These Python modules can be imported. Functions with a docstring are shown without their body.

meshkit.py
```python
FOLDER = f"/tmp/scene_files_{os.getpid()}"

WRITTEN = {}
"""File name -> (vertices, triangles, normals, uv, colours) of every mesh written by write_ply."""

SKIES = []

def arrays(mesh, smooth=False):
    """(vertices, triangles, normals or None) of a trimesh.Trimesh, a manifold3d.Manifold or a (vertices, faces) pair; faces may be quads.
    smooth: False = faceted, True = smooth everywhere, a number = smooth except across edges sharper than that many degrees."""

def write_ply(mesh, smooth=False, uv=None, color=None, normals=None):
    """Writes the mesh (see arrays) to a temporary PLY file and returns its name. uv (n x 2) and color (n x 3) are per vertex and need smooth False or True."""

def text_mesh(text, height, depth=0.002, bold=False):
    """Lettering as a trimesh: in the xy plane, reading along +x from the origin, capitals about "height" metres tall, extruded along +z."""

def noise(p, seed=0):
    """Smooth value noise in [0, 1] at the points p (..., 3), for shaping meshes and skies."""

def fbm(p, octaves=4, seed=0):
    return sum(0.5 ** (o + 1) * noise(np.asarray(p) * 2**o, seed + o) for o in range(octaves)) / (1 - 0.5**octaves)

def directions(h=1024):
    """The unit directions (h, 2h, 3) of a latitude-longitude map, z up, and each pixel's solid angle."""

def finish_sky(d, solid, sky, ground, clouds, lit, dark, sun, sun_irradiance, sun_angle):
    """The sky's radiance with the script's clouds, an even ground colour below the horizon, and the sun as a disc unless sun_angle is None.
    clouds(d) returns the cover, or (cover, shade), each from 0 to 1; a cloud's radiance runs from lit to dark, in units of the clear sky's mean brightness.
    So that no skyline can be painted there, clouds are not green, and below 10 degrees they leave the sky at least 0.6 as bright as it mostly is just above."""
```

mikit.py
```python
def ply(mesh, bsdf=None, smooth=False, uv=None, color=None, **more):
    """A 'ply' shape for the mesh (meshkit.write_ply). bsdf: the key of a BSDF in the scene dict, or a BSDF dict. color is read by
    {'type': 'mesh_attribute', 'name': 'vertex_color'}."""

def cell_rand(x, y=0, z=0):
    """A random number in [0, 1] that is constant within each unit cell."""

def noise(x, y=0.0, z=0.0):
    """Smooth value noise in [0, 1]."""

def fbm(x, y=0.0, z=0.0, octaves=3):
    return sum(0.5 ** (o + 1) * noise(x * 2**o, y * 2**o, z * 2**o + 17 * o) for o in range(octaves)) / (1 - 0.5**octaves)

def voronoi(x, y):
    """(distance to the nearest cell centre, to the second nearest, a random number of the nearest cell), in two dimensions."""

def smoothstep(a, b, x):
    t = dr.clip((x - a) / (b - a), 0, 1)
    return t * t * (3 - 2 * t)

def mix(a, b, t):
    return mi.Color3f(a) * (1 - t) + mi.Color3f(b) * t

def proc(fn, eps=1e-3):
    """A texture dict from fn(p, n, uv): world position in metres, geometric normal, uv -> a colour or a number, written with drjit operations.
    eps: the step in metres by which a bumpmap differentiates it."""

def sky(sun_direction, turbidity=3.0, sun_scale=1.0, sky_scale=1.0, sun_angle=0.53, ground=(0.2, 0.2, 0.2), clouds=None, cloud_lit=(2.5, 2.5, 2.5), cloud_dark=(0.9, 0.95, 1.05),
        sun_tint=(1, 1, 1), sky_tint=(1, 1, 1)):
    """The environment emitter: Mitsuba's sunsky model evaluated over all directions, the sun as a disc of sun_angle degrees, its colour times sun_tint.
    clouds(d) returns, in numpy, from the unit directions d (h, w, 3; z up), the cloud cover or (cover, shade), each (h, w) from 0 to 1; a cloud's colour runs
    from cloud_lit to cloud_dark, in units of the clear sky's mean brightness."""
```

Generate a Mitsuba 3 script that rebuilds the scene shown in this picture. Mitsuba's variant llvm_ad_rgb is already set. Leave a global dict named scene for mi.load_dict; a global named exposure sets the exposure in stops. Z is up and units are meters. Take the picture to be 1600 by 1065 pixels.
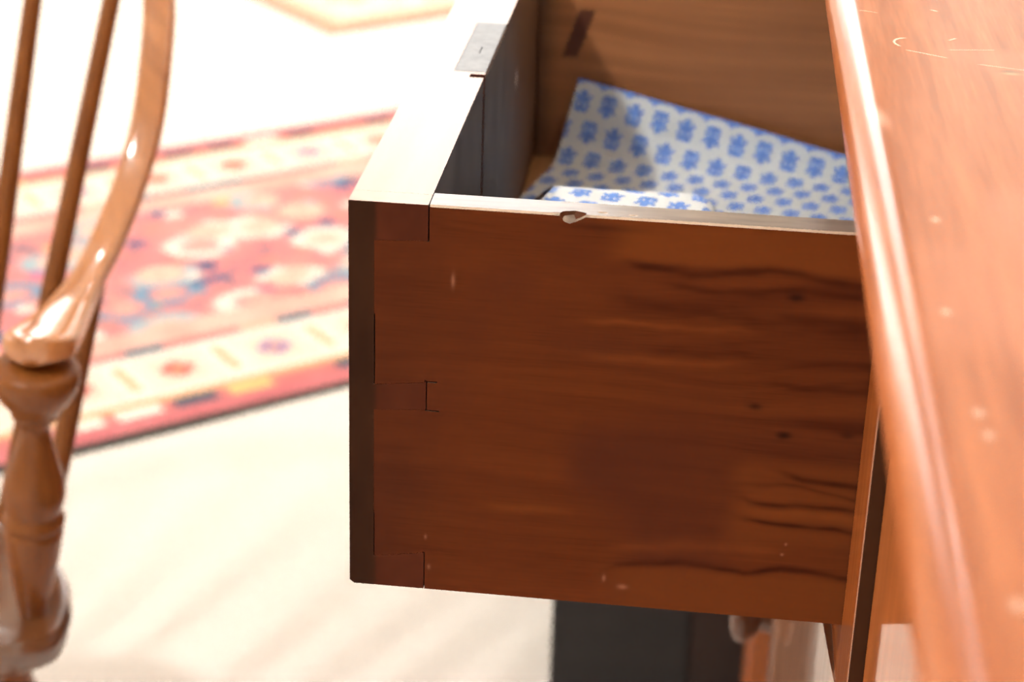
import math
import numpy as np
import trimesh
import drjit as dr
import mitsuba as mi
import shapely.geometry as sg
import shapely.ops as so
import manifold3d as m3
import meshkit
import mikit
from mikit import proc, noise, fbm, smoothstep, mix, voronoi, cell_rand

T = mi.ScalarTransform4f
scene, labels = {'type': 'scene'}, {}
ZD = 0.95            # height of the open drawer's top edge
ZT = 1.0115          # height of the sideboard's top

# ------------------------------------------------------------------ camera
CAM = np.array([-0.0725, -0.7305, 1.2222])
FWD = np.array([-0.0881, 0.9087, -0.4081])
UP = np.array([-0.0719, 0.4028, 0.9125])
scene['camera'] = {'type': 'thinlens', 'fov': math.degrees(2 * math.atan(800 / 3112.67)), 'fov_axis': 'x',
                   'aperture_radius': 0.0034, 'focus_distance': 0.815, 'near_clip': 0.02, 'far_clip': 50.0,
                   'to_world': T().look_at(origin=CAM.tolist(), target=(CAM + FWD).tolist(), up=UP.tolist())}
exposure = 0.62
# strengths of the room's lights (window glass, an added narrow window, ceiling spotlights)
WINDOW = (3.2, 3.2, 3.25)
ADDED_WINDOW = (4.5, 4.5, 4.5)
SIDE_WINDOW = (1.6, 1.6, 1.6)
SPOT = (390.0, 376.0, 356.0)
RUG_SPOT = (270.0, 262.0, 252.0)


# ------------------------------------------------------------------ helpers
def add(key, mesh, bsdf, smooth=False, **more):
    if key in scene:
        i = 1
        while f'{key}_{i:03d}' in scene:
            i += 1
        key = f'{key}_{i:03d}'
    scene[key] = mikit.ply(mesh, bsdf, smooth=smooth, **more)
    return key


def tag(key, label=None, cat=None, group=None, kind=None):
    d = {}
    if label: d['label'] = label
    if cat: d['category'] = cat
    if group: d['group'] = group
    if kind: d['kind'] = kind
    labels[key] = d


def struct(key, mesh, bsdf, label, smooth=False):
    k = add(key, mesh, bsdf, smooth)
    tag(k, label, None, None, 'structure')
    return k


def box(x0, x1, y0, y1, z0, z1, bev=0.0):
    """A box with bevelled edges."""
    if bev <= 0:
        b = trimesh.creation.box((x1 - x0, y1 - y0, z1 - z0))
        b.apply_translation(((x0 + x1) / 2, (y0 + y1) / 2, (z0 + z1) / 2))
        return b
    pts = []
    for dx, dy, dz in ((0, bev, bev), (bev, 0, bev), (bev, bev, 0)):
        for x in (x0 + dx, x1 - dx):
            for y in (y0 + dy, y1 - dy):
                for z in (z0 + dz, z1 - dz):
                    pts.append((x, y, z))
    return trimesh.Trimesh(*hull(pts), process=False)


def hull(pts):
    m = m3.Manifold.hull_points(np.asarray(pts, float)).to_mesh()
    return m.vert_properties[:, :3], m.tri_verts


def join(*ms):
    return trimesh.util.concatenate([m for m in ms])


def man(mesh):
    return m3.Manifold(m3.Mesh(np.asarray(mesh.vertices, np.float32), np.asarray(mesh.faces, np.uint32)))


def tri(m):
    q = m.to_mesh()
    return trimesh.Trimesh(q.vert_properties[:, :3], q.tri_verts, process=False)


def cut(a, *bs):
    r = man(a)
    for b in bs:
        r = r - man(b)
    return tri(r)


def extrude_xz(poly, y0, y1):
    """A polygon in (x, z) extruded along y."""
    out = []
    for g in getattr(poly, 'geoms', [poly]):
        e = trimesh.creation.extrude_polygon(g, y1 - y0, engine='earcut')
        v = np.array(e.vertices)
        e.vertices = np.c_[v[:, 0], y1 - v[:, 2], v[:, 1]]
        out.append(e)
    return join(*out)


def extrude_y_profile(poly, y0, y1):
    return extrude_xz(poly, y0, y1)


def lathe(prof, n=40):
    """prof: list of (radius, z)."""
    return trimesh.creation.revolve(np.array(prof, float), sections=n)


def spline(pts, n=12, closed=False):
    p = np.asarray(pts, float)
    q = np.vstack([2 * p[0] - p[1], p, 2 * p[-1] - p[-2]])
    out = []
    for i in range(1, len(q) - 2):
        t = np.linspace(0, 1, n, endpoint=(i == len(q) - 3))[:, None]
        a, b, c, d = q[i - 1:i + 3]
        out.append(.5 * (2 * b + (c - a) * t + (2 * a - 5 * b + 4 * c - d) * t**2 + (3 * b - a - 3 * c + d) * t**3))
    return np.vstack(out)


def loft(rings, cap=True):
    """rings: (n, m, 3) closed loops, joined into a tube."""
    rings = np.asarray(rings, float)
    n, m = rings.shape[:2]
    v = rings.reshape(-1, 3)
    f = []
    for i in range(n - 1):
        for j in range(m):
            a, b = i * m + j, i * m + (j + 1) % m
            f += [(a, b, b + m), (a, b + m, a + m)]
    if cap:
        v = np.vstack([v, rings[0].mean(0), rings[-1].mean(0)])
        for j in range(m):
            f.append((n * m, (j + 1) % m, j))
            f.append((n * m + 1, (n - 1) * m + j, (n - 1) * m + (j + 1) % m))
    t = trimesh.Trimesh(v, f, process=False)
    if t.volume < 0:
        t.invert()
    return t


def tube(pts, r, m=14):
    pts = np.asarray(pts, float)
    r = np.broadcast_to(r, len(pts))
    t = np.gradient(pts, axis=0)
    t /= np.linalg.norm(t, axis=1, keepdims=True)
    ref = np.array([0, 1.0, 0]) if abs(t[0][1]) < .9 else np.array([1.0, 0, 0])
    a = np.linspace(0, 2 * np.pi, m, endpoint=False)
    rings = []
    for p, q, k in zip(pts, t, r):
        u = np.cross(q, ref); u /= np.linalg.norm(u)
        w = np.cross(q, u)
        rings.append(p + k * (np.cos(a)[:, None] * u + np.sin(a)[:, None] * w))
    return loft(rings)


def along(prof, p0, p1, n=36):
    """A turned shape (radius, 0..1) from p0 to p1."""
    p0, p1 = np.asarray(p0, float), np.asarray(p1, float)
    d = p1 - p0
    L = np.linalg.norm(d)
    d /= L
    u = np.cross(d, [0, 1, 0]); u /= np.linalg.norm(u)
    w = np.cross(d, u)
    a = np.linspace(0, 2 * np.pi, n, endpoint=False)
    return loft([p0 + d * L * s + r * (np.cos(a)[:, None] * u + np.sin(a)[:, None] * w) for r, s in prof])


def pline(x, pts):
    """A piecewise linear curve z(x) in drjit."""
    (x0, z0) = pts[0]
    z = mi.Float(z0) + 0 * x
    for (xa, za), (xb, zb) in zip(pts[:-1], pts[1:]):
        t = dr.clip((x - xa) / (xb - xa), 0, 1)
        z = z + (zb - za) * t
    return z


def gauss(d, w):
    return dr.exp(-dr.square(d / w))


# ------------------------------------------------------------------ materials
def principled(fn, rough=.4, spec=.5, coat=0., coat_gloss=.9, metal=0., sheen=0.):
    c = proc(fn) if callable(fn) else {'type': 'rgb', 'value': list(fn)}
    d = {'type': 'principled', 'base_color': c, 'roughness': rough, 'metallic': metal, 'clearcoat': coat, 'clearcoat_gloss': coat_gloss, 'sheen': sheen}
    if metal == 0:
        d['specular'] = spec
    return d


def mat(key, fn, bump=None, bscale=.001, **kw):
    b = principled(fn, **kw)
    if bump is not None:
        b = {'type': 'bumpmap', 'arbitrary': proc(bump), 'scale': bscale, 'bsdf': b}
    scene[key] = {'type': 'twosided', 'bsdf': b}
    return key


def grain(a, b, c, axis=1, fine=900., scale=1.0):
    """Wood whose grain runs along the axis: colours a (dark) to b (light), c a warm drift."""
    def fn(p, n, uv):
        q = [p.x, p.y, p.z]
        along_ = q[axis]
        o = [q[i] for i in range(3) if i != axis]
        warp = fbm(along_ * 5 * scale, o[0] * 20 * scale, o[1] * 20 * scale, 2)
        s = o[0] + o[1] * .8
        g = fbm(along_ * 7 * scale, s * 150 * scale + warp * 3.0, o[1] * 60 * scale, 3)
        pores = noise(along_ * 60 * scale, o[0] * fine, o[1] * fine)
        k = dr.clip((g - .5) * 1.5 + .5 + (pores - .5) * .25, 0, 1)
        base = mix(a, b, k)
        return mix(base, mi.Color3f(c), .35 * fbm(along_ * 3, o[0] * 9, o[1] * 9, 2))
    return fn


# the drawer's side: old stained board with its own streaks (x along the grain, z = height over ZD)
def side_board_colour(p, n, uv):
    x, z = p.x, p.z - ZD
    w = fbm(x * 9, z * 22, 3.0, 2)
    g = fbm(x * 9, z * 210 + w * 5, 1.7, 3)
    f = noise(x * 90, z * 1500, 5.0)
    right = smoothstep(-.13, -.03, x + .02 * (noise(z * 60, 3.0) - .5))
    col = mix((.108, .024, .0045), (.205, .054, .010), dr.clip((g - .5) * (.8 + .9 * right) + .42 + (f - .5) * .2, 0, 1))
    cloud = fbm(x * 14, z * 18, 9.0, 3)
    col = mix(col, mi.Color3f(.105, .028, .010), dr.clip(.9 * smoothstep(.45, .75, cloud) * (1 - .6 * right), 0, 1))
    wob = (noise(x * 55, z * 40, 2.0) - .5) * .0022

    def streak(pts, width, x0, x1, s, dark=(.060, .011, .002)):
        nonlocal col
        d = z - pline(x, pts) - wob - (noise(x * 130, z * 60, 6.0) - .5) * .0012
        k = gauss(d, width * 1.35) * .85 * smoothstep(x0 - .006, x0 + .012, x) * (1 - smoothstep(x1 - .01, x1 + .01, x)) * s
        col = mix(col, mi.Color3f(*dark), dr.clip(k * (.7 + .6 * noise(x * 120, z * 300)), 0, 1))
    light = (.30, .085, .016)
    # lighter bands first
    edge_l = (noise(z * 120, 8.0) - .5) * .01
    up = smoothstep(-.115, -.098, x + edge_l - .12 * (z + .01)) * smoothstep(-.021, -.017, z + wob) * (1 - smoothstep(-.004, -.001, z) * .4)
    col = mix(col, mi.Color3f(.235, .066, .011), up * .75)
    lo = smoothstep(-.058, -.045, x + edge_l) * smoothstep(-.145, -.136, z + wob * 2) * (1 - smoothstep(-.108, -.096, z))
    col = mix(col, mi.Color3f(.225, .064, .012), lo * .55)
    bot = smoothstep(-.112, -.085, x) * (1 - smoothstep(-.158, -.151, z + wob))
    col = mix(col, mi.Color3f(.215, .062, .011), bot * .75)
    streak([(-.10, -.0185), (-.0735, -.0207), (-.0437, -.0171), (-.02, -.0205), (.0, -.0226)], .0016, -.104, .05, .85)
    streak([(-.09, -.0262), (-.06, -.0272), (-.03, -.0255), (.0, -.0275)], .0013, -.086, .05, .75)
    streak([(-.10, -.0345), (-.06, -.0375), (-.03, -.0385), (.0, -.041)], .0032, -.105, .05, .6)
    streak([(-.13, -.0445), (-.06, -.044), (-.02, -.046)], .0011, -.118, -.05, .45, light)
    streak([(-.12, -.0535), (-.06, -.0555), (-.02, -.057)], .0022, -.09, .05, .4)
    streak([(-.1, -.0605), (-.07, -.0600)], .0014, -.115, -.055, .4, light)
    streak([(-.05, -.0655), (-.02, -.068), (.0, -.0665)], .0014, -.04, .05, .6)
    streak([(-.05, -.079), (-.02, -.083), (.0, -.084)], .002, -.03, .05, .5)
    streak([(-.036, -.1035), (-.022, -.1085), (.0, -.1105)], .0014, -.034, .05, .8)
    streak([(-.05, -.1125), (-.03, -.1105), (-.015, -.1135), (.0, -.1165)], .0009, -.049, .05, .6)
    streak([(-.045, -.1190), (-.0431, -.120), (-.02, -.1212), (.0, -.1217)], .0013, -.047, .05, .95)
    streak([(-.045, -.1245), (-.02, -.125), (.0, -.1255)], .0020, -.047, .05, .8, (.27, .078, .015))
    streak([(-.0425, -.1285), (-.02, -.1305), (.0, -.1313)], .0011, -.047, .05, .85)
    streak([(-.11, -.163), (-.0968, -.1555), (-.075, -.1522), (-.0594, -.1521), (-.0432, -.1542), (-.0275, -.1509), (-.0035, -.1525)], .0013, -.1, .05, .95)
    streak([(-.10, -.147), (-.0594, -.143), (-.03, -.1425)], .0022, -.1, -.03, .4, light)
    streak([(-.16, -.1325), (-.13, -.1305)], .0016, -.155, -.12, .6, (.24, .07, .012))
    for kx, kz, s in ((-.0316, -.0284, 1.), (-.0314, -.089, 1.), (-.044, -.077, .7), (-.006, -.087, .6)):
        r = dr.sqrt(dr.square((x - kx) / 1.7) + dr.square(z - kz))
        col = mix(col, mi.Color3f(.036, .010, .004), dr.clip(gauss(r, .0017) * s, 0, 1))
    for kx, kz, a, b in ((-.1678, -.0315, .0008, .0028), (-.1775, -.1495, .0006, .0011), (-.1759, -.164, .0007, .0012), (-.0263, -.1392, .0006, .0007), (-.0275, -.1442, .0007, .0007),
                         (-.093, -.166, .002, .0012), (-.101, -.1625, .0008, .0016)):
        col = mix(col, mi.Color3f(.42, .22, .11), .75 * gauss((x - kx) / a, 1.) * gauss((z - kz) / b, 1.))
    # grime towards the top edge's bruise and the front joint
    col = mix(col, mi.Color3f(.05, .012, .004), .55 * gauss((x + .108) / .016, 1.) * gauss((z + .0045) / .0018, 1.))
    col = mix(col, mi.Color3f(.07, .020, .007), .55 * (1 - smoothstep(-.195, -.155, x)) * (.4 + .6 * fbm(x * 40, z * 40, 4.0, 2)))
    col = col * mi.Color3f(.68, .58, .68)
    col = mix(col, mi.Color3f(.075, .035, .02), .8 * gauss((x + .1212) / .0045, 1.) * smoothstep(-.0035, -.0012, z))
    # worn grey brown top edge; pale worn chamfer also paints in a highlight
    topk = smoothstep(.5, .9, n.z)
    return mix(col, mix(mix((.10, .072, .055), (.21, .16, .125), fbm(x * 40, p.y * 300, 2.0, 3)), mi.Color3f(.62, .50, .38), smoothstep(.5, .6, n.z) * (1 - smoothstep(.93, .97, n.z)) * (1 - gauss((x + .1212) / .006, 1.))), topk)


def front_board_colour(p, n, uv):
    x, z = p.x, p.z - ZD
    g = fbm(x * 60, z * 30, p.y * 30, 3)
    end = mix((.020, .0066, .0030), (.042, .0150, .0060), g)            # grimy end grain at the corner
    pin = mix((.055, .012, .005), (.090, .021, .008), fbm(x * 80, z * 60, 2.0, 3))
    side = mix(end, pin, smoothstep(-.2005, -.1975, x))
    top = mix((.46, .27, .19), (.56, .34, .25), fbm(x * 90, p.y * 6, 1.0, 3))  # top face paler and pinker: window glare put into its colour
    # inside face: greyed, dusty old board
    ins = mix((.044, .041, .040), (.10, .094, .091), fbm(p.y * 22, z * 16, 3.0, 3))
    ins = mix(ins, mi.Color3f(.10, .050, .026), smoothstep(.26, .40, p.y + .04 * noise(z * 30, 1.0)))
    for ky, kz in ((.335, -.047), (.21, -.085)):
        ins = mix(ins, mi.Color3f(.5, .45, .4), .7 * gauss((p.y - ky) / .004, 1.) * gauss((z - kz) / .004, 1.))
    inn = smoothstep(.5, .9, n.x)
    topk = smoothstep(.5, .9, n.z)
    face = mix((.20, .05, .012), (.30, .085, .02), fbm(p.y * 8, z * 120, 5.0, 3))
    col = mix(face, side, smoothstep(.5, .9, -n.y))
    return mix(mix(col, ins, inn), top, topk)


def far_side_colour(p, n, uv):
    x, z = p.x, p.z - ZD
    g = fbm(x * 8, z * 190 + 4 * fbm(x * 6, z * 20, 1.0, 2), 7.0, 3)
    col = mix((.25, .092, .030), (.36, .145, .052), dr.clip((g - .5) * 1.4 + .5, 0, 1))
    col = mix(col, mi.Color3f(.22, .088, .036), .5 * fbm(x * 16, z * 16, 2.0, 2))
    # an old dark stain near the front corner, leaning
    u = x + .1530 - (z + .053) * .33
    v = z + .053
    k = (1 - smoothstep(.0042, .0062, dr.abs(u) + .0008 * noise(z * 900, 1.0))) * (1 - smoothstep(.0135, .0165, dr.abs(v)))
    col = mix(col, mi.Color3f(.050, .011, .006), .9 * k)
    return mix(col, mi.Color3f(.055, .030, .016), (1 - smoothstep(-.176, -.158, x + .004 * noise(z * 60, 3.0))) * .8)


def top_colour(p, n, uv):
    x, y = p.x, p.y
    w = fbm(y * 4, x * 14, 2.0, 2)
    g = fbm(y * 9, x * 190 + w * 5, 4.0, 3)
    pores = noise(y * 70, x * 1100, 1.0)
    col = mix((.26, .070, .024), (.42, .136, .050), dr.clip((g - .5) * 1.9 + .5 + (pores - .5) * .35, 0, 1))
    col = mix(col, mi.Color3f(.43, .128, .038), .45 * fbm(x * 16, y * 7, 8.0, 2))
    col = mix(col, mi.Color3f(.48, .175, .095), .55 * smoothstep(.45, .7, fbm(x * 22, y * 11, 3.0, 2)))
    top = smoothstep(.8, .98, n.z)

    def mark(cx, cy, ax, ay, c, s, rot=0.):
        nonlocal col
        dx, dy = x - cx, y - cy
        u = dx * math.cos(rot) + dy * math.sin(rot)
        v = -dx * math.sin(rot) + dy * math.cos(rot)
        col = mix(col, mi.Color3f(*c), dr.clip(s * gauss(dr.sqrt(dr.square(u / ax) + dr.square(v / ay)), 1.), 0, 1) * top)
    pale = (.93, .70, .55)
    mark(.0422, .0212, .0045, .0032, (.20, .10, .055), .9)
    mark(.0422, .0190, .003, .0013, (.62, .36, .2), .7)
    mark(-.0118, -.0444, .0028, .012, (.82, .46, .34), .6, .15)
    for cx, cy, r in ((-.0002, -.1483, .0012), (.0001, -.2961, .0011), (-.0035, -.2212, .0011), (-.001, -.284, .0012), (-.0024, -.3737, .0013), (.028, -.205, .0013)):
        mark(cx, cy, r, r * 1.6, pale, .55)
    # scratches
    dx, dy = x - .0055, (y - .0555) * .75
    rr = dr.sqrt(dx * dx + dy * dy)
    arc = gauss(rr - .0052, .00045) * smoothstep(.001, .003, -dx + .3 * dy)
    col = mix(col, mi.Color3f(*pale), arc * .9 * top)
    for ax, ay, bx, by, s in ((.0035, .045, .020, .036, .55), (.0224, .108, .0185, .111, .8), (.020, .048, .040, .052, .25), (-.012, .104, -.003, .100, .4), (.022, .062, .026, .067, .5), (.03, .03, .06, .022, .35)):
        L = math.hypot(bx - ax, by - ay)
        ux, uy = (bx - ax) / L, (by - ay) / L
        t = (x - ax) * ux + (y - ay) * uy
        d = (x - ax) * uy - (y - ay) * ux
        col = mix(col, mi.Color3f(*pale), s * gauss(d, .0005) * smoothstep(0, .002, t) * (1 - smoothstep(L - .002, L, t)) * top)
    return col


def cloth_colour(p, n, uv):
    a, b = uv.x, uv.y                      # metres along the scalloped edge, and down from it
    ca, cb = .0165, .0180
    ib = dr.floor((b - .0040) / cb)
    half = .5 * (ib - 2 * dr.floor(ib / 2))
    ia = dr.floor((a + .002) / ca + half)
    x = (a + .002) / ca + half - ia - .5
    y = (b - .0040) / cb - ib - .5
    x, y = x * .93, y * .93
    par = ia
    odd = par - 2 * dr.floor(par / 2)
    y = dr.select(odd > .5, -y, y)
    x = x + (noise(ia * 3.1, ib * 5.3) - .5) * .06

    def el(cx, cy, rx, ry):
        return dr.sqrt(dr.square((dr.abs(x) - cx) / rx) + dr.square((y - cy) / ry))
    d = dr.minimum(el(0, -.23, .13, .13), el(.10, -.05, .15, .10))
    d = dr.minimum(d, el(.0, .13, .075, .2))
    d = dr.minimum(d, el(.2, .12, .09, .07))
    d = dr.minimum(d, el(.10, .27, .16, .085))
    d = dr.minimum(d, el(.24, -.17, .075, .06))
    k = (1 - smoothstep(.8, 1.15, d)) * smoothstep(.0, .001, b - .0044)
    # scalloped printed edge
    s = (a / ca) - dr.floor(a / ca) - .5
    sc = .0048 - .0042 * dr.sqrt(dr.maximum(0.0, 1 - dr.square(s * 2)))
    k = dr.maximum(k, 1 - smoothstep(-.0004, .0004, b - .0006 - sc))
    blue = mix((.055, .165, .56), (.11, .28, .72), noise(a * 500, b * 500, 2.0))
    white = mix((.68, .735, .77), (.73, .785, .82), fbm(a * 60, b * 60, 1.0, 2))
    return mix(white, blue, k * .93)


# rug: u along the long sides, v across (0 at the near edge)
RC, RS = math.cos(math.radians(40)), math.sin(math.radians(40))
V0, V1 = 1.722, 2.806


def rug_pattern(u, v, width):
    m = dr.minimum(v, width - v)
    far = v > width / 2
    red, dkblue, ivory, gold = (.58, .21, .20), (.055, .085, .15), (.76, .69, .61), (.72, .47, .20)  # palette lightened: overexposure and lens veil put into the colours
    # field: flowers, scrolls and leaves
    uu, vv = u + .02 * (noise(u * 9, v * 9, 1.0) - .5), v + .02 * (noise(u * 9, v * 9, 6.0) - .5)
    f1, f2, r1 = voronoi(uu * 7.0, vv * 8.5)
    col = mix((.58, .19, .21), (.64, .29, .25), fbm(u * 9, v * 9, 2.0, 2))
    ring = gauss(f1 - .33, .085)
    ringc = dr.select(r1 < .34, mi.Color3f(.15, .27, .38), dr.select(r1 < .67, mi.Color3f(*ivory), mi.Color3f(.32, .42, .46)))
    swirl = smoothstep(.30, .5, noise(uu * 16, vv * 16, 3.0))
    col = mix(col, mi.Color3f(.70, .45, .36), (f1 < .30) & (r1 > .45))
    col = mix(col, ringc, dr.clip(ring * swirl * 1.5, 0, 1))
    col = mix(col, mi.Color3f(.72, .55, .45), gauss(f1, .12) * .8)
    col = mix(col, mi.Color3f(.60, .16, .13), gauss(f1, .05))
    g1, g2, r2 = voronoi(uu * 15 + 5, vv * 17 + 3)
    leaf = 1 - smoothstep(.22, .32, g1)
    lc = dr.select(r2 < .32, mi.Color3f(.055, .10, .21), dr.select(r2 < .44, mi.Color3f(*gold), dr.select(r2 < .56, mi.Color3f(*ivory), dr.select(r2 < .64, mi.Color3f(.45, .14, .28), mi.Color3f(.62, .24, .20)))))
    col = mix(col, lc, leaf * (f1 > .33) * .9)
    col = mix(col, mi.Color3f(.10, .14, .20), .75 * gauss(f2 - f1, .05) * smoothstep(.40, .5, noise(u * 14, v * 14, 9.0)))
    field = col
    # guard stripes, main border with lozenges and brackets
    period = .155
    t = u / period - dr.floor(u / period) - .5
    k = dr.floor(u / period)
    w = (m - .165) / .07                                  # -1..1 across the main border
    bd = mi.Color3f(*ivory) + 0 * u
    loz = dr.abs(t - .0) / .20 + dr.abs(w) / .42
    out = dr.maximum(dr.abs(t) / .34, dr.abs(w) / .80)
    bd = mix(bd, mi.Color3f(.70, .46, .34), (out < 1.0) * .55)
    bd = mix(bd, mi.Color3f(.74, .66, .57), (dr.abs(out - .80) < .14) * .9)
    hue = cell_rand(k, 3.0)
    bd = mix(bd, dr.select(hue < .01, mi.Color3f(.35, .22, .36), mi.Color3f(.53, .15, .13)), 1 - smoothstep(.9, 1.1, loz))
    bd = mix(bd, mi.Color3f(.70, .40, .20), (1 - smoothstep(.25, .35, loz)) * .9)
    bd = mix(bd, mi.Color3f(.68, .44, .27), (dr.abs(dr.abs(t) - .5) < .055) & (dr.abs(w) < .6))
    seg = dr.floor(u / .062)
    sr = cell_rand(seg, 7.0)
    guard = dr.select(sr < .45, mi.Color3f(*red), dr.select(sr < .62, mi.Color3f(*gold), dr.select(sr < .82, mi.Color3f(.10, .14, .18), mi.Color3f(.66, .40, .30))))
    pink = mix((.64, .36, .30), (.72, .50, .42), noise(u * 20, 4.0))
    seg2 = dr.floor(u / .085 + .35)
    s2 = cell_rand(seg2, 21.0)
    tt = u / .085 + .35 - seg2
    dash = dr.select(s2 < .5, mi.Color3f(.085, .095, .13), dr.select(s2 < .66, mi.Color3f(*gold), dr.select(s2 < .78, mi.Color3f(*ivory), mi.Color3f(.56, .18, .17))))
    dash = mix((.56, .18, .17), dash, smoothstep(.05, .15, tt) * (1 - smoothstep(.8, .95, tt)))
    c = dr.select(m < .014, mi.Color3f(.05, .05, .045),
        dr.select(m < .046, mix((.53, .155, .17), (.60, .20, .21), noise(u * 40, v * 40)),
        dr.select(m < .076, dash,
        dr.select(m < .094, mi.Color3f(.68, .40, .22),
        dr.select(m < .234, bd,
        dr.select(m < .258, guard,
        dr.select(m < .315, pink, field)))))))
    weave = .90 + .2 * noise(u * 240, v * 240, 2.0)
    return c * weave


def rug_colour(p, n, uv):
    u = p.x * RC + p.y * RS
    v = -p.x * RS + p.y * RC
    return rug_pattern(u, v - V0, V1 - V0)


R2 = (-.93, 3.604)
R2A = math.radians(42.)


def rug2_colour(p, n, uv):  # colours paled to paint in the overexposure
    x, y = p.x - R2[0], p.y - R2[1]
    a = x * math.cos(R2A) + y * math.sin(R2A)
    b = -x * math.sin(R2A) + y * math.cos(R2A)
    m = dr.minimum(dr.minimum(a, 1.0 - a), dr.minimum(b, 1.5 - b))
    s = a + b
    inner = mix((.62, .36, .22), (.74, .62, .52), smoothstep(.4, .6, noise(a * 14, b * 14, 2.0)))
    inner = mix(inner, mi.Color3f(.45, .22, .20), .6 * smoothstep(.6, .72, noise(a * 17, b * 17, 5.0)))
    c = dr.select(m < .006, mi.Color3f(.25, .2, .16), dr.select(m < .055, mix((.66, .32, .23), (.70, .38, .26), noise(s * 20, 1.0)),
        dr.select(m < .10, mi.Color3f(.74, .58, .44), dr.select(m < .20, mix((.72, .64, .55), (.66, .44, .36), smoothstep(.55, .7, noise(a * 22, b * 22, 3.0))), inner))))
    return c * (.92 + .16 * noise(a * 200, b * 200, 4.0))


def carpet_colour(p, n, uv):
    s = fbm(p.x * 3, p.y * 3, 1.0, 3)
    f = noise(p.x * 260, p.y * 260, 2.0)
    return mix((.70, .655, .595), (.78, .745, .695), dr.clip(s * .7 + f * .35, 0, 1))


mat('m_carpet', carpet_colour, bump=lambda p, n, uv: noise(p.x * 300, p.y * 300, 3.0), bscale=.0008, rough=.95, spec=.1)
mat('m_wall', lambda p, n, uv: mix((.70, .66, .60), (.76, .72, .66), fbm(p.x * 4, p.y * 4 + p.z * 4, 1.0, 2)), rough=.9, spec=.2)
mat('m_ceiling', (.82, .81, .79), rough=.95, spec=.1)
mat('m_white_paint', (.78, .77, .74), rough=.45)
mat('m_top', top_colour, rough=.17, spec=.38)
mat('m_front_door', grain((.20, .092, .050), (.29, .140, .080), (.25, .115, .065), axis=2), rough=.08, spec=1., coat=1., coat_gloss=.98)  # greyer and paler wood: mirrored carpet put into the colour
mat('m_near_door', grain((.26, .072, .019), (.40, .125, .036), (.33, .09, .025), axis=2), rough=.08, spec=1., coat=1., coat_gloss=.98)
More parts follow.
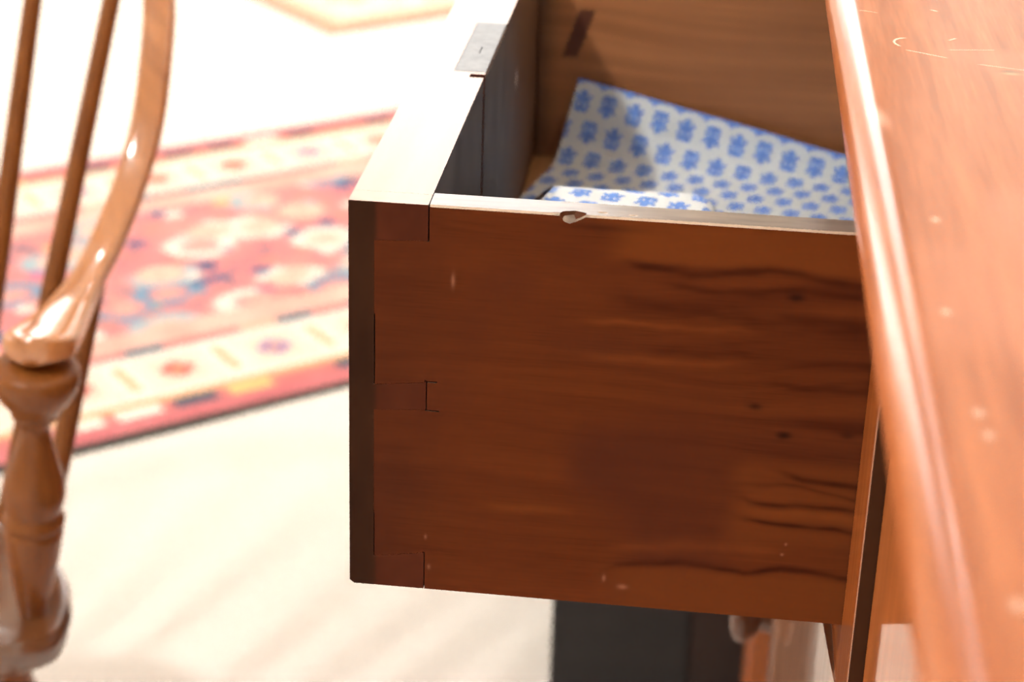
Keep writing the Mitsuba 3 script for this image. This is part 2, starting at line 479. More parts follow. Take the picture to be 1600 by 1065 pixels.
mat('m_front', grain((.19, .045, .010), (.31, .090, .022), (.25, .065, .015), axis=1), rough=.08, spec=1., coat=1., coat_gloss=.98)
mat('m_front_upright', grain((.19, .045, .010), (.31, .090, .022), (.25, .065, .015), axis=2), rough=.08, spec=1., coat=1., coat_gloss=.98)
mat('m_carcass', grain((.06, .022, .010), (.12, .045, .018), (.09, .03, .012), axis=1), rough=.6)
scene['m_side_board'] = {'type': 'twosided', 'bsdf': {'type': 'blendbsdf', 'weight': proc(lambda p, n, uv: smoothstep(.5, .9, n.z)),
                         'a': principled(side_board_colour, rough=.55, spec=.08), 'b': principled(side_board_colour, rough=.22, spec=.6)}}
scene['m_front_board'] = {'type': 'twosided', 'bsdf': {'type': 'blendbsdf', 'weight': proc(lambda p, n, uv: smoothstep(.5, .9, n.z)),
                          'a': principled(front_board_colour, rough=.55, spec=.08), 'b': principled(front_board_colour, rough=.28, spec=.30)}}
mat('m_far_side', far_side_colour, rough=.5, spec=.35)
mat('m_drawer_bottom', grain((.20, .085, .030), (.32, .15, .06), (.24, .11, .04), axis=1), rough=.6)
mat('m_lock', lambda p, n, uv: mix((.21, .215, .22), (.31, .315, .32), fbm(p.x * 300, p.y * 300, 1.0, 3)), rough=.5, metal=1.)
mat('m_dark_iron', (.07, .065, .06), rough=.5, metal=1.)
mat('m_cloth', cloth_colour, rough=.75, spec=.2)
mat('m_rug', rug_colour, rough=.95, spec=.1)
mat('m_rug_far', rug2_colour, rough=.95, spec=.1)
mat('m_chair', grain((.14, .042, .009), (.23, .076, .016), (.18, .056, .012), axis=2, scale=.8), rough=.22, spec=.28, coat=.2, coat_gloss=.95)  # posts and spindles: chair wood darkened for their underlit side
mat('m_chair_rail', grain((.34, .125, .04), (.47, .19, .06), (.40, .145, .042), axis=1, scale=.6), rough=.12, spec=1., coat=1., coat_gloss=.95)  # lighter copy of the chair wood for the lit rail
mat('m_chair_seat', grain((.08, .028, .010), (.13, .048, .017), (.10, .036, .013), axis=1, scale=.6), rough=.13, spec=1., coat=1., coat_gloss=.95)  # darkened copy: shade of the seat front put into the colour
mat('m_stile_shade', (.048, .016, .0055), rough=.6, spec=.1)
mat('m_knob', (.10, .032, .012), rough=.2, coat=.7, coat_gloss=.95)
mat('m_dark_cabinet', lambda p, n, uv: mix((.010, .0095, .0105), (.018, .0165, .0170), fbm(p.x * 12, p.z * 50, p.y * 12, 3)), rough=.5, spec=.3)
mat('m_dark_rail', lambda p, n, uv: mix((.014, .008, .007), (.026, .013, .010), fbm(p.x * 40, p.z * 12, 3.0, 3)), rough=.5, spec=.3)
mat('m_lamp_shell', (.75, .75, .74), rough=.4)

# ------------------------------------------------------------------ the room
XL, XR, YN, YF, ZC = -3.6, .56, -3.4, 5.7, 3.6
struct('floor', box(XL, XR, YN, YF, -.05, 0), 'm_carpet', 'cream wall-to-wall carpet floor')
struct('ceiling', box(XL, XR, YN, YF, ZC, ZC + .05), 'm_ceiling', 'plain white ceiling of the room')
struct('wall_right', box(XR, XR + .1, YN, YF, 0, ZC), 'm_wall', 'cream wall behind the sideboard')
struct('wall_near', box(XL, XR, YN - .1, YN, 0, ZC), 'm_wall', 'cream wall behind the viewer')


def window(n, x0, x1, z0, z1, nx, nz, y, colour, turn):
    """A sash of nx by nz bright panes in a wall opening; built facing -y at depth y, or turned to face +x."""
    def put(m):
        if turn:
            v = np.array(m.vertices)
            m.vertices = np.c_[y - v[:, 1], v[:, 0], v[:, 2]]   # y axis -> -x
        return m
    k = f'window_{n}'
    fr = [box(x0, x0 + .06, 0, .08, z0, z1), box(x1 - .06, x1, 0, .08, z0, z1), box(x0 + .06, x1 - .06, 0, .08, z0, z0 + .06), box(x0 + .06, x1 - .06, 0, .08, z1 - .06, z1)]
    w, h = (x1 - x0 - .12), (z1 - z0 - .12)
    for i in range(1, nx):
        fr.append(box(x0 + .06 + w * i / nx - .012, x0 + .06 + w * i / nx + .012, .03, .06, z0 + .06, z1 - .06))
    for j in range(1, nz):
        fr.append(box(x0 + .06, x1 - .06, .032, .058, z0 + .06 + h * j / nz - .012, z0 + .06 + h * j / nz + .012))
    m = join(*fr)
    if not turn:
        m.apply_translation((0, y, 0))
    add(k, put(m), 'm_white_paint')
    tag(k, 'white painted window frame with bright panes', None, None, 'structure')
    for i in range(nx):
        for j in range(nz):
            a0, a1 = x0 + .06 + w * i / nx + .012, x0 + .06 + w * (i + 1) / nx - .012
            b0, b1 = z0 + .06 + h * j / nz + .012, z0 + .06 + h * (j + 1) / nz - .012
            v = np.array([(a0, .045, b0), (a1, .045, b0), (a1, .045, b1), (a0, .045, b1)])
            f = np.array([(0, 1, 2), (0, 2, 3)])          # normal towards -y
            q = trimesh.Trimesh(v, f, process=False)
            if not turn:
                q.apply_translation((0, y, 0))
            else:
                v2 = np.c_[y - v[:, 1], v[:, 0], v[:, 2]]
                q = trimesh.Trimesh(v2, f, process=False)
            add(f'{k}__pane', q, 'm_white_paint', emitter={'type': 'area', 'radiance': {'type': 'rgb', 'value': list(colour)}})


W1 = (-1.42, -.32, .75, 3.45)
W3 = (-2.78, -2.12, .75, 3.45)
W2 = (.2, 2.6, .8, 2.7)
struct('wall_far', cut(box(XL, XR, YF, YF + .1, 0, ZC), box(W1[0], W1[1], YF - .1, YF + .2, W1[2], W1[3]), box(W3[0], W3[1], YF - .1, YF + .2, W3[2], W3[3])), 'm_wall', 'cream wall at the far end around a tall window and an added narrow one')
struct('wall_left', cut(box(XL - .1, XL, YN, YF, 0, ZC), box(XL - .2, XL + .1, W2[0], W2[1], W2[2], W2[3])), 'm_wall', 'cream wall on the left around the window')
window(1, *W1, 2, 4, YF, WINDOW, False)
window(3, *W3, 2, 4, YF, ADDED_WINDOW, False)  # unseen window added to put glare on the chair arm end
window(2, *W2, 4, 3, XL, SIDE_WINDOW, True)


def ceiling_spot(x, y, target, colour, r, label):
    """A ceiling spotlight: base plate, stem, shell and a bright lens."""
    p = np.array([x, y, ZC - .16])
    d = np.array(target, float) - p
    d /= np.linalg.norm(d)
    k = 'ceiling_spotlight'
    i = 0
    while f'{k}__shell' in scene:
        i += 1
        k = f'ceiling_spotlight_{i:03d}'
    add(f'{k}__shell', cut(along([(r * .6, 0), (r * 1.12, .25), (r * 1.12, 1)], p - d * .12, p + d * .02), along([(r * 1.04, 0), (r * 1.04, 1)], p - d * .005, p + d * .05)), 'm_lamp_shell', 40)
    add(f'{k}__stem', tube([(x, y, ZC - .012), p - d * .06], .009), 'm_lamp_shell', 40)
    add(f'{k}__base_plate', along([(.045, 0), (.045, 1)], (x, y, ZC - .012), (x, y, ZC)), 'm_lamp_shell', 40)
    a = np.linspace(0, 2 * np.pi, 24, endpoint=False)
    u = np.cross(d, [0, 1, 0.1]); u /= np.linalg.norm(u)
    w = np.cross(d, u)
    v = np.vstack([p, p + r * (np.cos(a)[:, None] * u + np.sin(a)[:, None] * w)])
    f = [(0, 1 + j, 1 + (j + 1) % 24) for j in range(24)]
    q = trimesh.Trimesh(v, f, process=False)
    if np.dot(q.face_normals[0], d) < 0:
        q.invert()
    add(f'{k}__lens', q, 'm_lamp_shell', emitter={'type': 'area', 'radiance': {'type': 'rgb', 'value': list(colour)}})
    tag(k, label, 'spotlight', 'ceiling spotlights')


ceiling_spot(-1.65, -1.15, (-.05, .25, .9), SPOT, .12, 'white ceiling spotlight aimed at the open drawer')
ceiling_spot(-1.3, 3.0, (-.8, 2.6, 0), RUG_SPOT, .07, 'white ceiling spotlight aimed at the patterned runner')
ceiling_spot(-.8, 4.0, (-.8, 3.5, 0), RUG_SPOT, .07, 'white ceiling spotlight aimed at the far rug')

# ------------------------------------------------------------------ rugs


def rug(key, corner, ang, L, W, m, label, thick=.008, slack=.0022, seed=0):
    nu, nv = int(L / .03), int(W / .03)
    U, Vv = np.meshgrid(np.linspace(0, L, nu), np.linspace(0, W, nv), indexing='ij')
    wob = (meshkit.noise(np.stack([U * 6, Vv * 6, 0 * U + seed], -1)) - .5)
    edge = np.minimum(np.minimum(U, L - U), np.minimum(Vv, W - Vv))
    z = thick * np.clip(edge / .012, 0.35, 1) + slack * wob * np.clip(edge / .1, 0, 1)
    du = slack * 3 * (meshkit.noise(np.stack([U * 5, Vv * 5, 0 * U + 9 + seed], -1)) - .5)
    c, s = math.cos(ang), math.sin(ang)
    A, B = U, Vv + du
    X, Y = corner[0] + A * c - B * s, corner[1] + A * s + B * c
    topv = np.stack([X, Y, z], -1).reshape(-1, 3)
    botv = np.stack([X, Y, 0 * z + .0005], -1).reshape(-1, 3)
    f = []
    N = nu * nv
    idx = lambda i, j: i * nv + j  # noqa: E731
    for i in range(nu - 1):
        for j in range(nv - 1):
            a, b, cc, d = idx(i, j), idx(i + 1, j), idx(i + 1, j + 1), idx(i, j + 1)
            f += [(a, b, cc), (a, cc, d), (N + a, N + cc, N + b), (N + a, N + d, N + cc)]
    for i in range(nu - 1):
        for j, fl in ((0, 0), (nv - 1, 1)):
            a, b = idx(i, j), idx(i + 1, j)
            q = [(a, N + a, N + b), (a, N + b, b)]
            f += q if not fl else [t[::-1] for t in q]
    for j in range(nv - 1):
        for i, fl in ((0, 1), (nu - 1, 0)):
            a, b = idx(i, j), idx(i, j + 1)
            q = [(a, N + a, N + b), (a, N + b, b)]
            f += q if not fl else [t[::-1] for t in q]
    add(key, trimesh.Trimesh(np.vstack([topv, botv]), f, process=False), m, 40)
    tag(key, label, 'rug')


u0 = -.15
rug('runner_rug', (u0 * RC - V0 * RS, u0 * RS + V0 * RC), math.radians(40), 1.95, V1 - V0, 'm_rug',
    'red patterned oriental runner with ivory borders and dark edge, behind the chair')
rug('oriental_rug', R2, R2A, 1.0, 1.5, 'm_rug_far', 'rug with orange border at the top of the picture, overexposure painted into its pale colours', seed=5)

# ------------------------------------------------------------------ sideboard
S = 'sideboard'
tag(S, 'long polished mahogany sideboard with one deep drawer pulled open', 'sideboard')
YA, YB = -.60, 1.035            # near and far end
XB = .50
# top with a rounded front edge
r = .013
prof = [(XB, ZT - .026)] + [(-.0218 + r + r * math.cos(t), ZT - r + r * math.sin(t)) for t in np.linspace(-math.pi / 2, -3 * math.pi / 2, 18)] + [(XB, ZT)]
add(f'{S}__top', extrude_xz(sg.Polygon(prof), YA - .02, YB + .02), 'm_top', 30)
ZU = ZT - .026                  # underside of the top
g = .0012
# carcass: back, ends, floor, dividers
add(f'{S}__back_panel', box(XB - .02, XB, YA, YB, .08, ZU), 'm_carcass')
add(f'{S}__end_panel', box(.012, XB - .021, YA, YA + .02, .0, ZU, .001), 'm_front_upright')
add(f'{S}__end_panel', box(.012, XB - .021, YB - .02, YB, .0, ZU, .001), 'm_front_upright')
add(f'{S}__bottom_panel', box(.03, XB - .021, YA + .021, YB - .021, .10, .12), 'm_carcass')
for y in (-.022, .479):
    add(f'{S}__divider', box(.024, XB - .021, y, y + .015, .121, ZU - .001), 'm_carcass')
add(f'{S}__drawer_runner', box(.024, XB - .022, -.006, .478, ZD - .190, ZD - .1755), 'm_carcass')
# centre section (stands 6 mm proud): stiles and rails
add(f'{S}__stile', box(0, .022, -.048, -.0012, .06, ZU, .0008), 'm_front_upright')
add(f'{S}__stile', box(0, .022, .4735, .520, .06, ZU, .0008), 'm_front_upright')
add(f'{S}__top_rail', box(.0005, .022, -.0008, .473, ZD + .003, ZU, .0008), 'm_front')
add(f'{S}__middle_rail', box(.0005, .022, -.0008, .473, ZD - .206, ZD - .178, .0008), 'm_front')
add(f'{S}__plinth', box(.004, .024, -.048, .52, .0, .058, .001), 'm_front')
# dark strips painting shade on the unlit side faces of the proud stiles
for y0, y1 in ((-.0492, -.0482), (.5202, .5212)):
    add(f'{S}__stile_edge_shade', box(.0004, .006, y0, y1, .06, ZU - .001), 'm_stile_shade')


def panel_door(y0, y1, z0, z1, x, w=.063, knob=None):
    """A door framed round a recessed panel, with bevels."""
    d = add(f'{S}__door', join(box(x, x + .02, y0, y0 + w, z0, z1, .001), box(x, x + .02, y1 - w, y1, z0, z1, .001),
                               box(x + .0002, x + .02, y0 + w, y1 - w, z1 - w, z1, .001), box(x + .0002, x + .02, y0 + w, y1 - w, z0, z0 + w, .001)), 'm_front_upright')
    fld = .012
    pts = [(x + .006, y, z) for y in (y0 + w, y1 - w) for z in (z0 + w, z1 - w)] + [(x + .003, y, z) for y in (y0 + w + fld, y1 - w - fld) for z in (z0 + w + fld, z1 - w - fld)] \
        + [(x + .014, y, z) for y in (y0 + w, y1 - w) for z in (z0 + w, z1 - w)]
    add(f'{d}__panel', trimesh.Trimesh(*hull(pts), process=False), 'm_front_upright')
    if knob:
        yk, zk = knob
        p = [(.0, 0), (.0075, 0), (.0065, .006), (.006, .009), (.011, .013), (.0145, .018), (.0150, .0225), (.012, .0265), (.006, .0285), (.0, .029)]
        kk = lathe(p, 28)
        v = np.array(kk.vertices)
        kk.vertices = np.c_[x - v[:, 2], yk + v[:, 0], zk + v[:, 1]]
        if kk.volume < 0:
            kk.invert()
        add(f'{d}__knob', kk, 'm_knob', 50)
    return d


def bow_door(y0, y1, z0, z1, x, sag, w=.063, knob=None):
    yc, hw = (y0 + y1) / 2, (y1 - y0) / 2
    fx = lambda y: x - sag * (1 - ((y - yc) / hw) ** 2)  # noqa: E731

    def piece(a, b, za, zb, dx, th=.020):
        ys = np.linspace(a, b, 14)
        ring = [(fx(y) + dx, y) for y in ys] + [(x + th, b), (x + th, a)]
        e = trimesh.creation.extrude_polygon(sg.Polygon(ring), zb - za, engine='earcut')
        e.apply_translation((0, 0, za))
        return e
    d = add(f'{S}__door', join(piece(y0, y0 + w, z0, z1, 0), piece(y1 - w, y1, z0, z1, 0), piece(y0 + w, y1 - w, z1 - w, z1, .0004), piece(y0 + w, y1 - w, z0, z0 + w, .0004)), 'm_front_door', 25)
    add(f'{d}__panel', piece(y0 + w, y1 - w, z0 + w, z1 - w, .0022, .012), 'm_front_door', 25)
    for a in (y0 + w, y1 - w - .005):
        add(f'{d}__bead', piece(a, a + .005, z0 + w, z1 - w, -.0008, .006), 'm_front_door', 25)
    yk, zk = knob
    p = [(.0, 0), (.0075, 0), (.0065, .006), (.006, .009), (.011, .013), (.0145, .018), (.0150, .0225), (.012, .0265), (.006, .0285), (.0, .029)]
    kk = lathe(p, 28)
    v = np.array(kk.vertices)
    kk.vertices = np.c_[fx(yk) - v[:, 2], yk + v[:, 0], zk + v[:, 1]]
    if kk.volume < 0:
        kk.invert()
    add(f'{d}__knob', kk, 'm_knob', 50)
    return d


bow_door(.0004, .4722, .0605, ZD - .2075, .0005, .009, knob=(.436, .504))  # bow shaped so the door mirrors open bright carpet
# far section: closed drawer over a door
XS = .006
add(f'{S}__top_rail', box(XS, .026, .5222, YB - .021, ZD + .003, ZU, .0008), 'm_front')
dk = add(f'{S}__drawer_front', box(XS, .026, .5225, YB - .0215, ZD - .175, ZD, .001), 'm_front')
add(f'{S}__middle_rail', box(XS, .026, .5222, YB - .021, ZD - .206, ZD - .178, .0008), 'm_front')
panel_door(.5225, YB - .0215, .0605, ZD - .2075, XS)
add(f'{S}__plinth', box(XS + .003, .027, .5222, YB, 0, .058, .001), 'm_front')
# near section: plain veneered door under a rail, angle chosen to mirror bright carpet
add(f'{S}__top_rail', box(XS, .026, YA + .021, -.0502, ZU - .032, ZU, .0008), 'm_front')
cant = trimesh.creation.extrude_polygon(sg.Polygon([(XS, -.0505), (XS + .047, YA + .0215), (XS + .067, YA + .0215), (.026, -.0505)]), ZU - .0335 - .0605, engine='earcut')
cant.apply_translation((0, 0, .0605))
add(f'{S}__door', cant, 'm_near_door')
add(f'{S}__plinth', box(XS + .003, .027, YA, -.0502, 0, .058, .001), 'm_front')

# the open drawer
XF, TH, DW = -.2101, .0320, .472
P = lambda a: sg.Polygon([(x, ZD + z) for x, z in a])  # noqa: E731
full = P([(XF, 0), (XF, -.1735), (XF + .002, -.1750), (XF + TH, -.1750), (XF + TH, 0)])
lapx, shx = -.1997, -.1780
tail1 = P([(lapx, -.0163), (shx, -.0152), (shx + .001, -.0152), (shx + .001, -.0772), (shx, -.0772), (lapx, -.0797)])
tail2 = P([(lapx, -.0912), (shx, -.0897), (shx + .001, -.0897), (shx + .001, -.1572), (shx, -.1572), (lapx, -.1607)])
tails = so.unary_union([tail1, tail2])
sock = tails.buffer(.00005, join_style=2)
# mortise for the lock, cut in the top and inner face
front_body = cut(extrude_xz(full, .0121, DW - .0001), box(XF + .0165, XF + TH + .01, .1855, .2765, ZD - .0022, ZD + .01), box(XF + TH - .007, XF + TH + .01, .1768, .1825, ZD - .14, ZD + .01))
D = add(f'{S}__drawer', front_body, 'm_front_board')
add(f'{D}__dovetail_pins', extrude_xz(full.difference(sock), 0, .0120), 'm_front_board')
labels[f'{D}__dovetail_pins'] = {'label': 'dark grimy end of the drawer front with its dovetail pins'}
side2d = so.unary_union([P([(shx + .0003, 0), (shx + .0003, -.1750), (.255, -.1765), (.255, 0)]), tails.buffer(-.00002)])
side = extrude_xz(side2d, 0, .0142)
# worn bruise and chamfer on the top outer edge
bru = trimesh.creation.icosphere(2, .0032)
bru.apply_scale((1.3, 1.0, .9))
bru.vertices = bru.vertices + .0009 * np.random.default_rng(4).normal(size=bru.vertices.shape)
bru = trimesh.Trimesh(*hull(bru.vertices))
bru.apply_translation((-.1212, .0006, ZD + .0006))
bru2 = trimesh.creation.icosphere(2, .002)
bru2.apply_scale((2.0, .8, .5))
bru2.apply_translation((-.1272, .0002, ZD + .0004))
bru3 = trimesh.creation.icosphere(2, .001)
bru3.apply_scale((2.2, 1.1, .6))
bru3.apply_translation((-.1095, .0045, ZD + .0002))
bru4 = bru3.copy(); bru4.apply_translation((.012, -.001, 0.0001))
ch = trimesh.creation.extrude_polygon(sg.Polygon([(-.001, -.001), (.0022, -.001), (-.001, .0016)]), .5, engine='earcut')   # (y, -z) wedge along x
v = np.array(ch.vertices)
ch.vertices = np.c_[v[:, 2] - .1775, v[:, 0], ZD - v[:, 1]]
if ch.volume < 0:
    ch.invert()
side = cut(side, bru, bru2, bru3, bru4, ch)
# open cracks where the joints have shrunk
cracks = [box(x0, x1, -.001, .0025, ZD + z0, ZD + z1) for x0, x1, z0, z1 in
          ((lapx, lapx + .0004, -.0815, -.0480), (lapx - .0001, lapx + .0003, -.1615, -.1400), (-.1785, -.1776, -.0155, .001), (-.1787, -.1780, -.0899, -.0762), (-.1782, -.1735, -.0772, -.0766),
           (-.1785, -.1725, -.0902, -.0897), (-.1787, -.1779, -.1770, -.1570))]
side = cut(side, *cracks)
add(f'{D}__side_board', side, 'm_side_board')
labels[f'{S}__drawer__side_board'] = {'label': 'near drawer side with dark wavy grain streaks and dovetails'}
far = box(-.1778, .255, DW - .012, DW, ZD - .175, ZD, .0008)
add(f'{D}__side_board', far, 'm_far_side')
add(f'{D}__bottom_board', box(-.1778, .255, .0146, DW - .0124, ZD - .141, ZD - .133), 'm_drawer_bottom')
add(f'{D}__back_board', box(.256, .268, .0, DW, ZD - .170, ZD - .01, .0008), 'm_far_side')
lk = cut(box(XF + .0168, XF + TH - .0002, .1858, .2762, ZD - .0020, ZD + .0001), box(XF + .0245, XF + .0251, .218, .229, ZD - .001, ZD + .01))
add(f'{D}__lock_plate', lk, 'm_lock')
labels[f'{S}__drawer__lock_plate'] = {'label': 'grey steel lock plate let into the top of the drawer front'}
labels[f'{S}__drawer'] = {'label': 'deep open drawer with thick front and grimy corner'}

# ------------------------------------------------------------------ printed cloth in the drawer
LA, LB = .30, .34
na, nb = 120, 140
A_, B_ = np.meshgrid(np.linspace(0, LA, na), np.linspace(0, LB, nb), indexing='ij')
al = math.radians(12.5)
X0, S0 = -.1515, .0455
Xc = X0 + A_ * math.cos(al) - B_ * math.sin(al)
Sc = S0 - A_ * math.sin(al) - B_ * math.cos(al)
# unfolded length S -> (y, z): flat on the drawer bottom, bending up against the far side
ss = np.linspace(-.5, .1, 3001)
sm = np.clip((ss + .022) / .036, 0, 1)
th = math.radians(76) * sm * sm * (3 - 2 * sm)
dy, dz = np.cos(th), np.sin(th)
ds = ss[1] - ss[0]
yy, zz = np.cumsum(dy) * ds, np.cumsum(dz) * ds
yy += (DW - .0145) - np.interp(S0, ss, yy)
zz += ZD - .1318 - zz[0]
Yc, Zc = np.interp(Sc, ss, yy), np.interp(Sc, ss, zz)
# its near left corner curls up
c1 = np.clip((-.13 - Sc) / .14, 0, 1)
c2 = np.clip((-.055 - Xc) / .095, 0, 1)
lift = (c1 * c1 * (3 - 2 * c1)) * (c2 * c2 * (3 - 2 * c2))
Zc = Zc + .073 * lift
Yc = Yc + .01 * lift
Xc = Xc + .076 * lift
Zc = Zc + .0012 * (meshkit.noise(np.stack([Xc * 25, Sc * 25, 0 * Xc], -1)) - .3)
Xc = np.maximum(Xc, -.1775)
th_ = .0006
vt = np.stack([Xc, Yc, Zc + th_], -1).reshape(-1, 3)
vb = np.stack([Xc, Yc + th_, Zc], -1).reshape(-1, 3)
f = []
N = na * nb
for i in range(na - 1):
    for j in range(nb - 1):
        a, b, c, d = i * nb + j, (i + 1) * nb + j, (i + 1) * nb + j + 1, i * nb + j + 1
        f += [(a, c, b), (a, d, c), (N + a, N + b, N + c), (N + a, N + c, N + d)]
uvs = np.stack([A_, B_], -1).reshape(-1, 2)
add('printed_cloth', trimesh.Trimesh(np.vstack([vt, vb]), f, process=False), 'm_cloth', True, uv=np.vstack([uvs, uvs]))
tag('printed_cloth', 'white cloth with rows of small blue flower prints lying in the open drawer', 'cloth')

# ------------------------------------------------------------------ dark cabinet beyond the sideboard
C = 'dark_cabinet'
tag(C, 'nearly black wooden cabinet standing beyond the far end of the sideboard, under the drawer', 'cabinet')
cx0, cx1, cy0, cy1, ch_ = -.1945, .36, 1.064, 1.50, .52
add(f'{C}__body', box(cx0, cx1, cy0 + .006, cy1, .012, ch_, .002), 'm_dark_cabinet')
add(f'{C}__side_panel', box(cx0, -.0495, cy0, cy0 + .0055, .012, ch_, .0015), 'm_dark_cabinet')
add(f'{C}__side_panel', box(-.0485, cx1, cy0 + .003, cy0 + .0055, .012, ch_, .001), 'm_dark_rail')
add(f'{C}__top', box(cx0 - .003, cx1, cy0 - .004, cy1, ch_ + .0005, ch_ + .02, .003), 'm_dark_cabinet')
for x in (cx0 + .02, cx1 - .06):
    for y in (cy0 + .02, cy1 - .06):
        add(f'{C}__foot', box(x, x + .04, y, y + .04, 0, .0118, .002), 'm_dark_cabinet')

# ------------------------------------------------------------------ Windsor chair
W = 'windsor_chair'
tag(W, 'brown Windsor armchair with turned arm post and bent arm rail, left of the drawer', 'chair')
ROT = math.radians(4)
E_ = np.array([math.cos(ROT), math.sin(ROT)])
B__ = np.array([-math.sin(ROT), math.cos(ROT)])
P0 = np.array([-.5336, .4702])
CC = P0 - .236 * E_
SZ = .44


def loc(s, q, z):
    xy = CC + s * E_ + q * B__
    return np.array([xy[0], xy[1], z])


def to_local(p):
    d = np.asarray(p[:2]) - CC
    return np.array([d @ E_, d @ B__, p[2]])


def mirror(p):
    s, q, z = to_local(p)
    return loc(-s, q, z)


# seat: shield outline, saddled top
half = spline([(.0, -.060), (.12, -.056), (.22, -.048), (.258, -.030), (.2625, .003), (.256, .034), (.246, .058), (.226, .088), (.168, .142), (.125, .20), (.10, .26), (.07, .32), (.0, .345)], 8)
out = np.vstack([half, np.c_[-half[::-1, 0], half[::-1, 1]][1:-1]])
rings = []
cen = np.array([0, .12])
for k, z in ((.86, SZ - .040), (.93, SZ - .036), (.985, SZ - .026), (1.0, SZ - .012), (1.0, SZ - .006), (.985, SZ - .0012), (.96, SZ), (.9, SZ - .0), (.7, SZ - .006), (.4, SZ - .012), (.05, SZ - .012)):
    rings.append([loc(*(cen + k * (o - cen)), z) for o in out])
add(f'{W}__seat', loft(rings), 'm_chair_seat', 35)
# arm rail and back bow in one bent piece
right = [(-.5095, .440, .6630), (-.5090, .475, .6590), (-.5110, .535, .6570), (-.5105, .610, .6690), (-.5070, .665, .695), (-.5000, .700, .735), (-.4965, .722, .782), (-.4980, .745, .826), (-.509, .766, .872), (-.535, .786, .915), (-.585, .803, .955), (-.66, .815, .983)]
right = [np.array(p) for p in right]
topc = loc(0, to_local(right[-1])[1] + .012, .995)
path = spline(right + [topc] + [mirror(p) for p in right[::-1]], 8)
tg = np.gradient(path, axis=0); tg /= np.linalg.norm(tg, axis=1, keepdims=True)
aa = np.linspace(0, 2 * np.pi, 20, endpoint=False)
sq = lambda c: np.sign(c) * np.abs(c) ** .6  # noqa: E731
L_ = np.r_[0, np.cumsum(np.linalg.norm(np.diff(path, axis=0), axis=1))]
rings = []
for p, t, l in zip(path, tg, L_):
    e = min(l, L_[-1] - l)
    s = (p[:2] - CC) @ E_
    inward = np.array([-E_[0], -E_[1], 0]) if s > 0 else np.array([E_[0], E_[1], 0])
    if abs(s) < .17:                                  # over the top of the bow the width turns down
        k = abs(s) / .17
        inward = inward * k + np.array([0, 0, -1.0]) * (1 - k)
    if s < 0:
        inward = -inward if abs(s) >= .17 else np.array([E_[0], E_[1], 0]) * -k + np.array([0, 0, -1.0]) * (1 - k)
        inward = np.array([E_[0], E_[1], 0]) if abs(s) >= .17 else np.array([E_[0], E_[1], 0]) * k + np.array([0, 0, -1.0]) * (1 - k)
    w_ = inward - t * (inward @ t); w_ /= np.linalg.norm(w_)
    n_ = np.cross(t, w_)
    hw = .0125 if e > .14 else .0125 + .016 * (1 - e / .14) ** 1.3
    hw *= math.sqrt(max(.10, 1 - max(0, (.022 - e) / .022) ** 2))
    flat = max(0, 1 - e / .09)
    ht = .0075 + (.0022 * (1 - e / .10) if e < .10 else 0)
    ex = .6 - .08 * flat
    sx_, sy_ = np.sign(np.cos(aa)) * np.abs(np.cos(aa)) ** ex, np.sign(np.sin(aa)) * np.abs(np.sin(aa)) ** ex
    rings.append(p + hw * sx_[:, None] * w_ + ht * sy_[:, None] * n_)
add(f'{W}__arm_rail', loft(rings), 'm_chair_rail', 45)
labels[f'{W}__arm_rail'] = {'label': 'bent golden brown rail that runs from arm to back'}
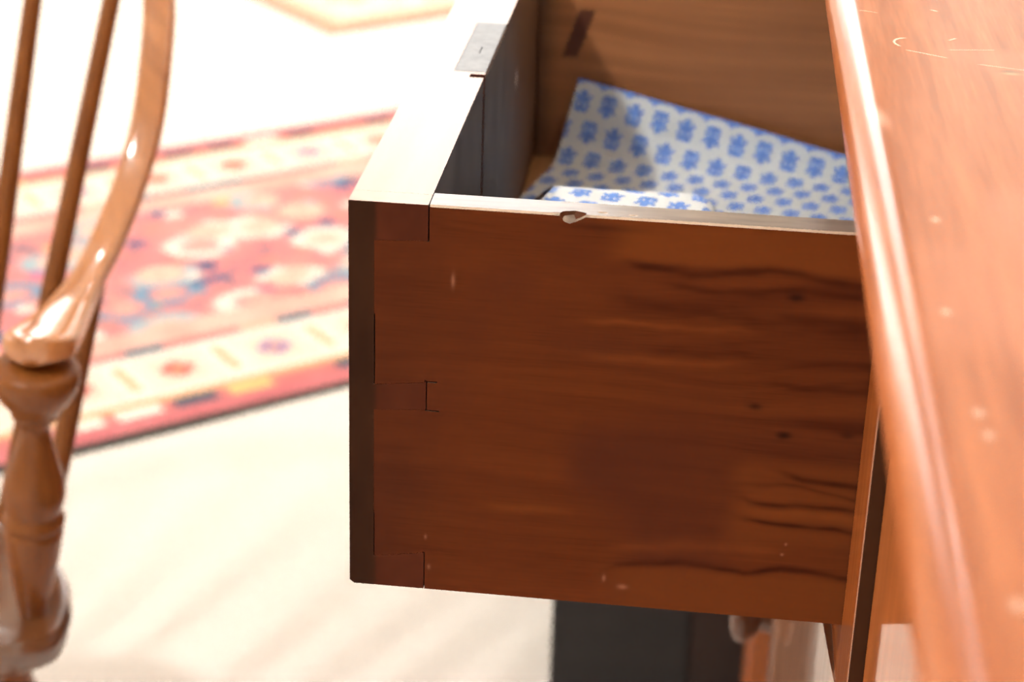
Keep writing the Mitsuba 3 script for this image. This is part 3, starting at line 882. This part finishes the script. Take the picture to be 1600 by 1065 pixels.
# turned arm posts
post = [(.0080, -.03), (.0090, .0), (.0112, .06), (.0160, .17), (.0195, .29), (.0205, .345), (.0212, .36), (.0212, .372), (.0198, .382), (.0198, .392), (.0218, .405), (.0222, .420), (.0200, .438), (.0188, .448), (.0192, .455), (.0212, .490), (.0222, .530), (.0212, .575), (.0172, .640), (.0125, .720), (.0104, .775),
        (.0104, .800), (.0135, .822), (.0165, .835), (.0160, .848), (.0190, .870), (.0240, .900), (.0285, .945), (.0300, .985), (.0295, 1.01), (.026, 1.03), (.012, 1.04)]
pa, pb = np.array([-.5336, .4702, SZ - .003]), np.array([-.5125, .458, .640])
add(f'{W}__arm_post', along(post, pa, pb, 40), 'm_chair', 50)
add(f'{W}__arm_post', along(post, mirror(pa), mirror(pb), 40), 'm_chair', 50)
# spindles
sp = [((-.5604, .5646, SZ - .012), (-.5085, .602, .667)),
      ((-.604, .607, SZ - .012), (-.5245, .783, .905)),
      ((-.6545, .664, SZ - .014), (-.5900, .806, .955)),
      ((-.705, .70, SZ - .014), (-.685, .818, .982))]
for a, b in sp:
    a, b = np.array(a), np.array(b)
    for q in (lambda p: p, mirror):
        pts = np.linspace(q(a), q(b), 9)
        rr = np.interp(np.linspace(0, 1, 9), [0, .35, 1], [.0078, .0088, .0062])
        add(f'{W}__spindle', tube(pts, rr), 'm_chair', True)
a, b = loc(0, .305, SZ - .014), topc - np.array([0, 0, .006])
add(f'{W}__spindle', tube(np.linspace(a, b, 9), np.interp(np.linspace(0, 1, 9), [0, .35, 1], [.0078, .0088, .0062])), 'm_chair', True)
# turned legs and stretchers
legp = [(.012, 0), (.0135, .03), (.0165, .10), (.019, .20), (.0205, .27), (.0165, .30), (.0195, .33), (.0165, .36), (.0205, .44), (.0215, .55), (.0165, .70), (.013, .78), (.0175, .80), (.0135, .83), (.0165, .92), (.0165, 1.0)]
feet = {}
for sx in (1, -1):
    for q0, q1, s0, s1 in ((.015, -.055, .185, .245), (.225, .32, .085, .165)):
        ft, tp = loc(sx * s1, q1, 0), loc(sx * s0, q0, SZ - .039)
        feet[(sx, q0)] = (ft, tp)
        add(f'{W}__leg', along(legp, ft, tp, 28), 'm_chair', 50)
mid = []
for sx in (1, -1):
    a = feet[(sx, .015)]; b = feet[(sx, .225)]
    p, q = a[0] * .62 + a[1] * .38, b[0] * .62 + b[1] * .38
    mid.append((p + q) / 2)
    add(f'{W}__stretcher', along([(.007, 0), (.012, .35), (.0145, .5), (.012, .65), (.007, 1)], p, q, 20), 'm_chair', True)
add(f'{W}__stretcher', along([(.007, 0), (.012, .35), (.0145, .5), (.012, .65), (.007, 1)], mid[0], mid[1], 20), 'm_chair', True)
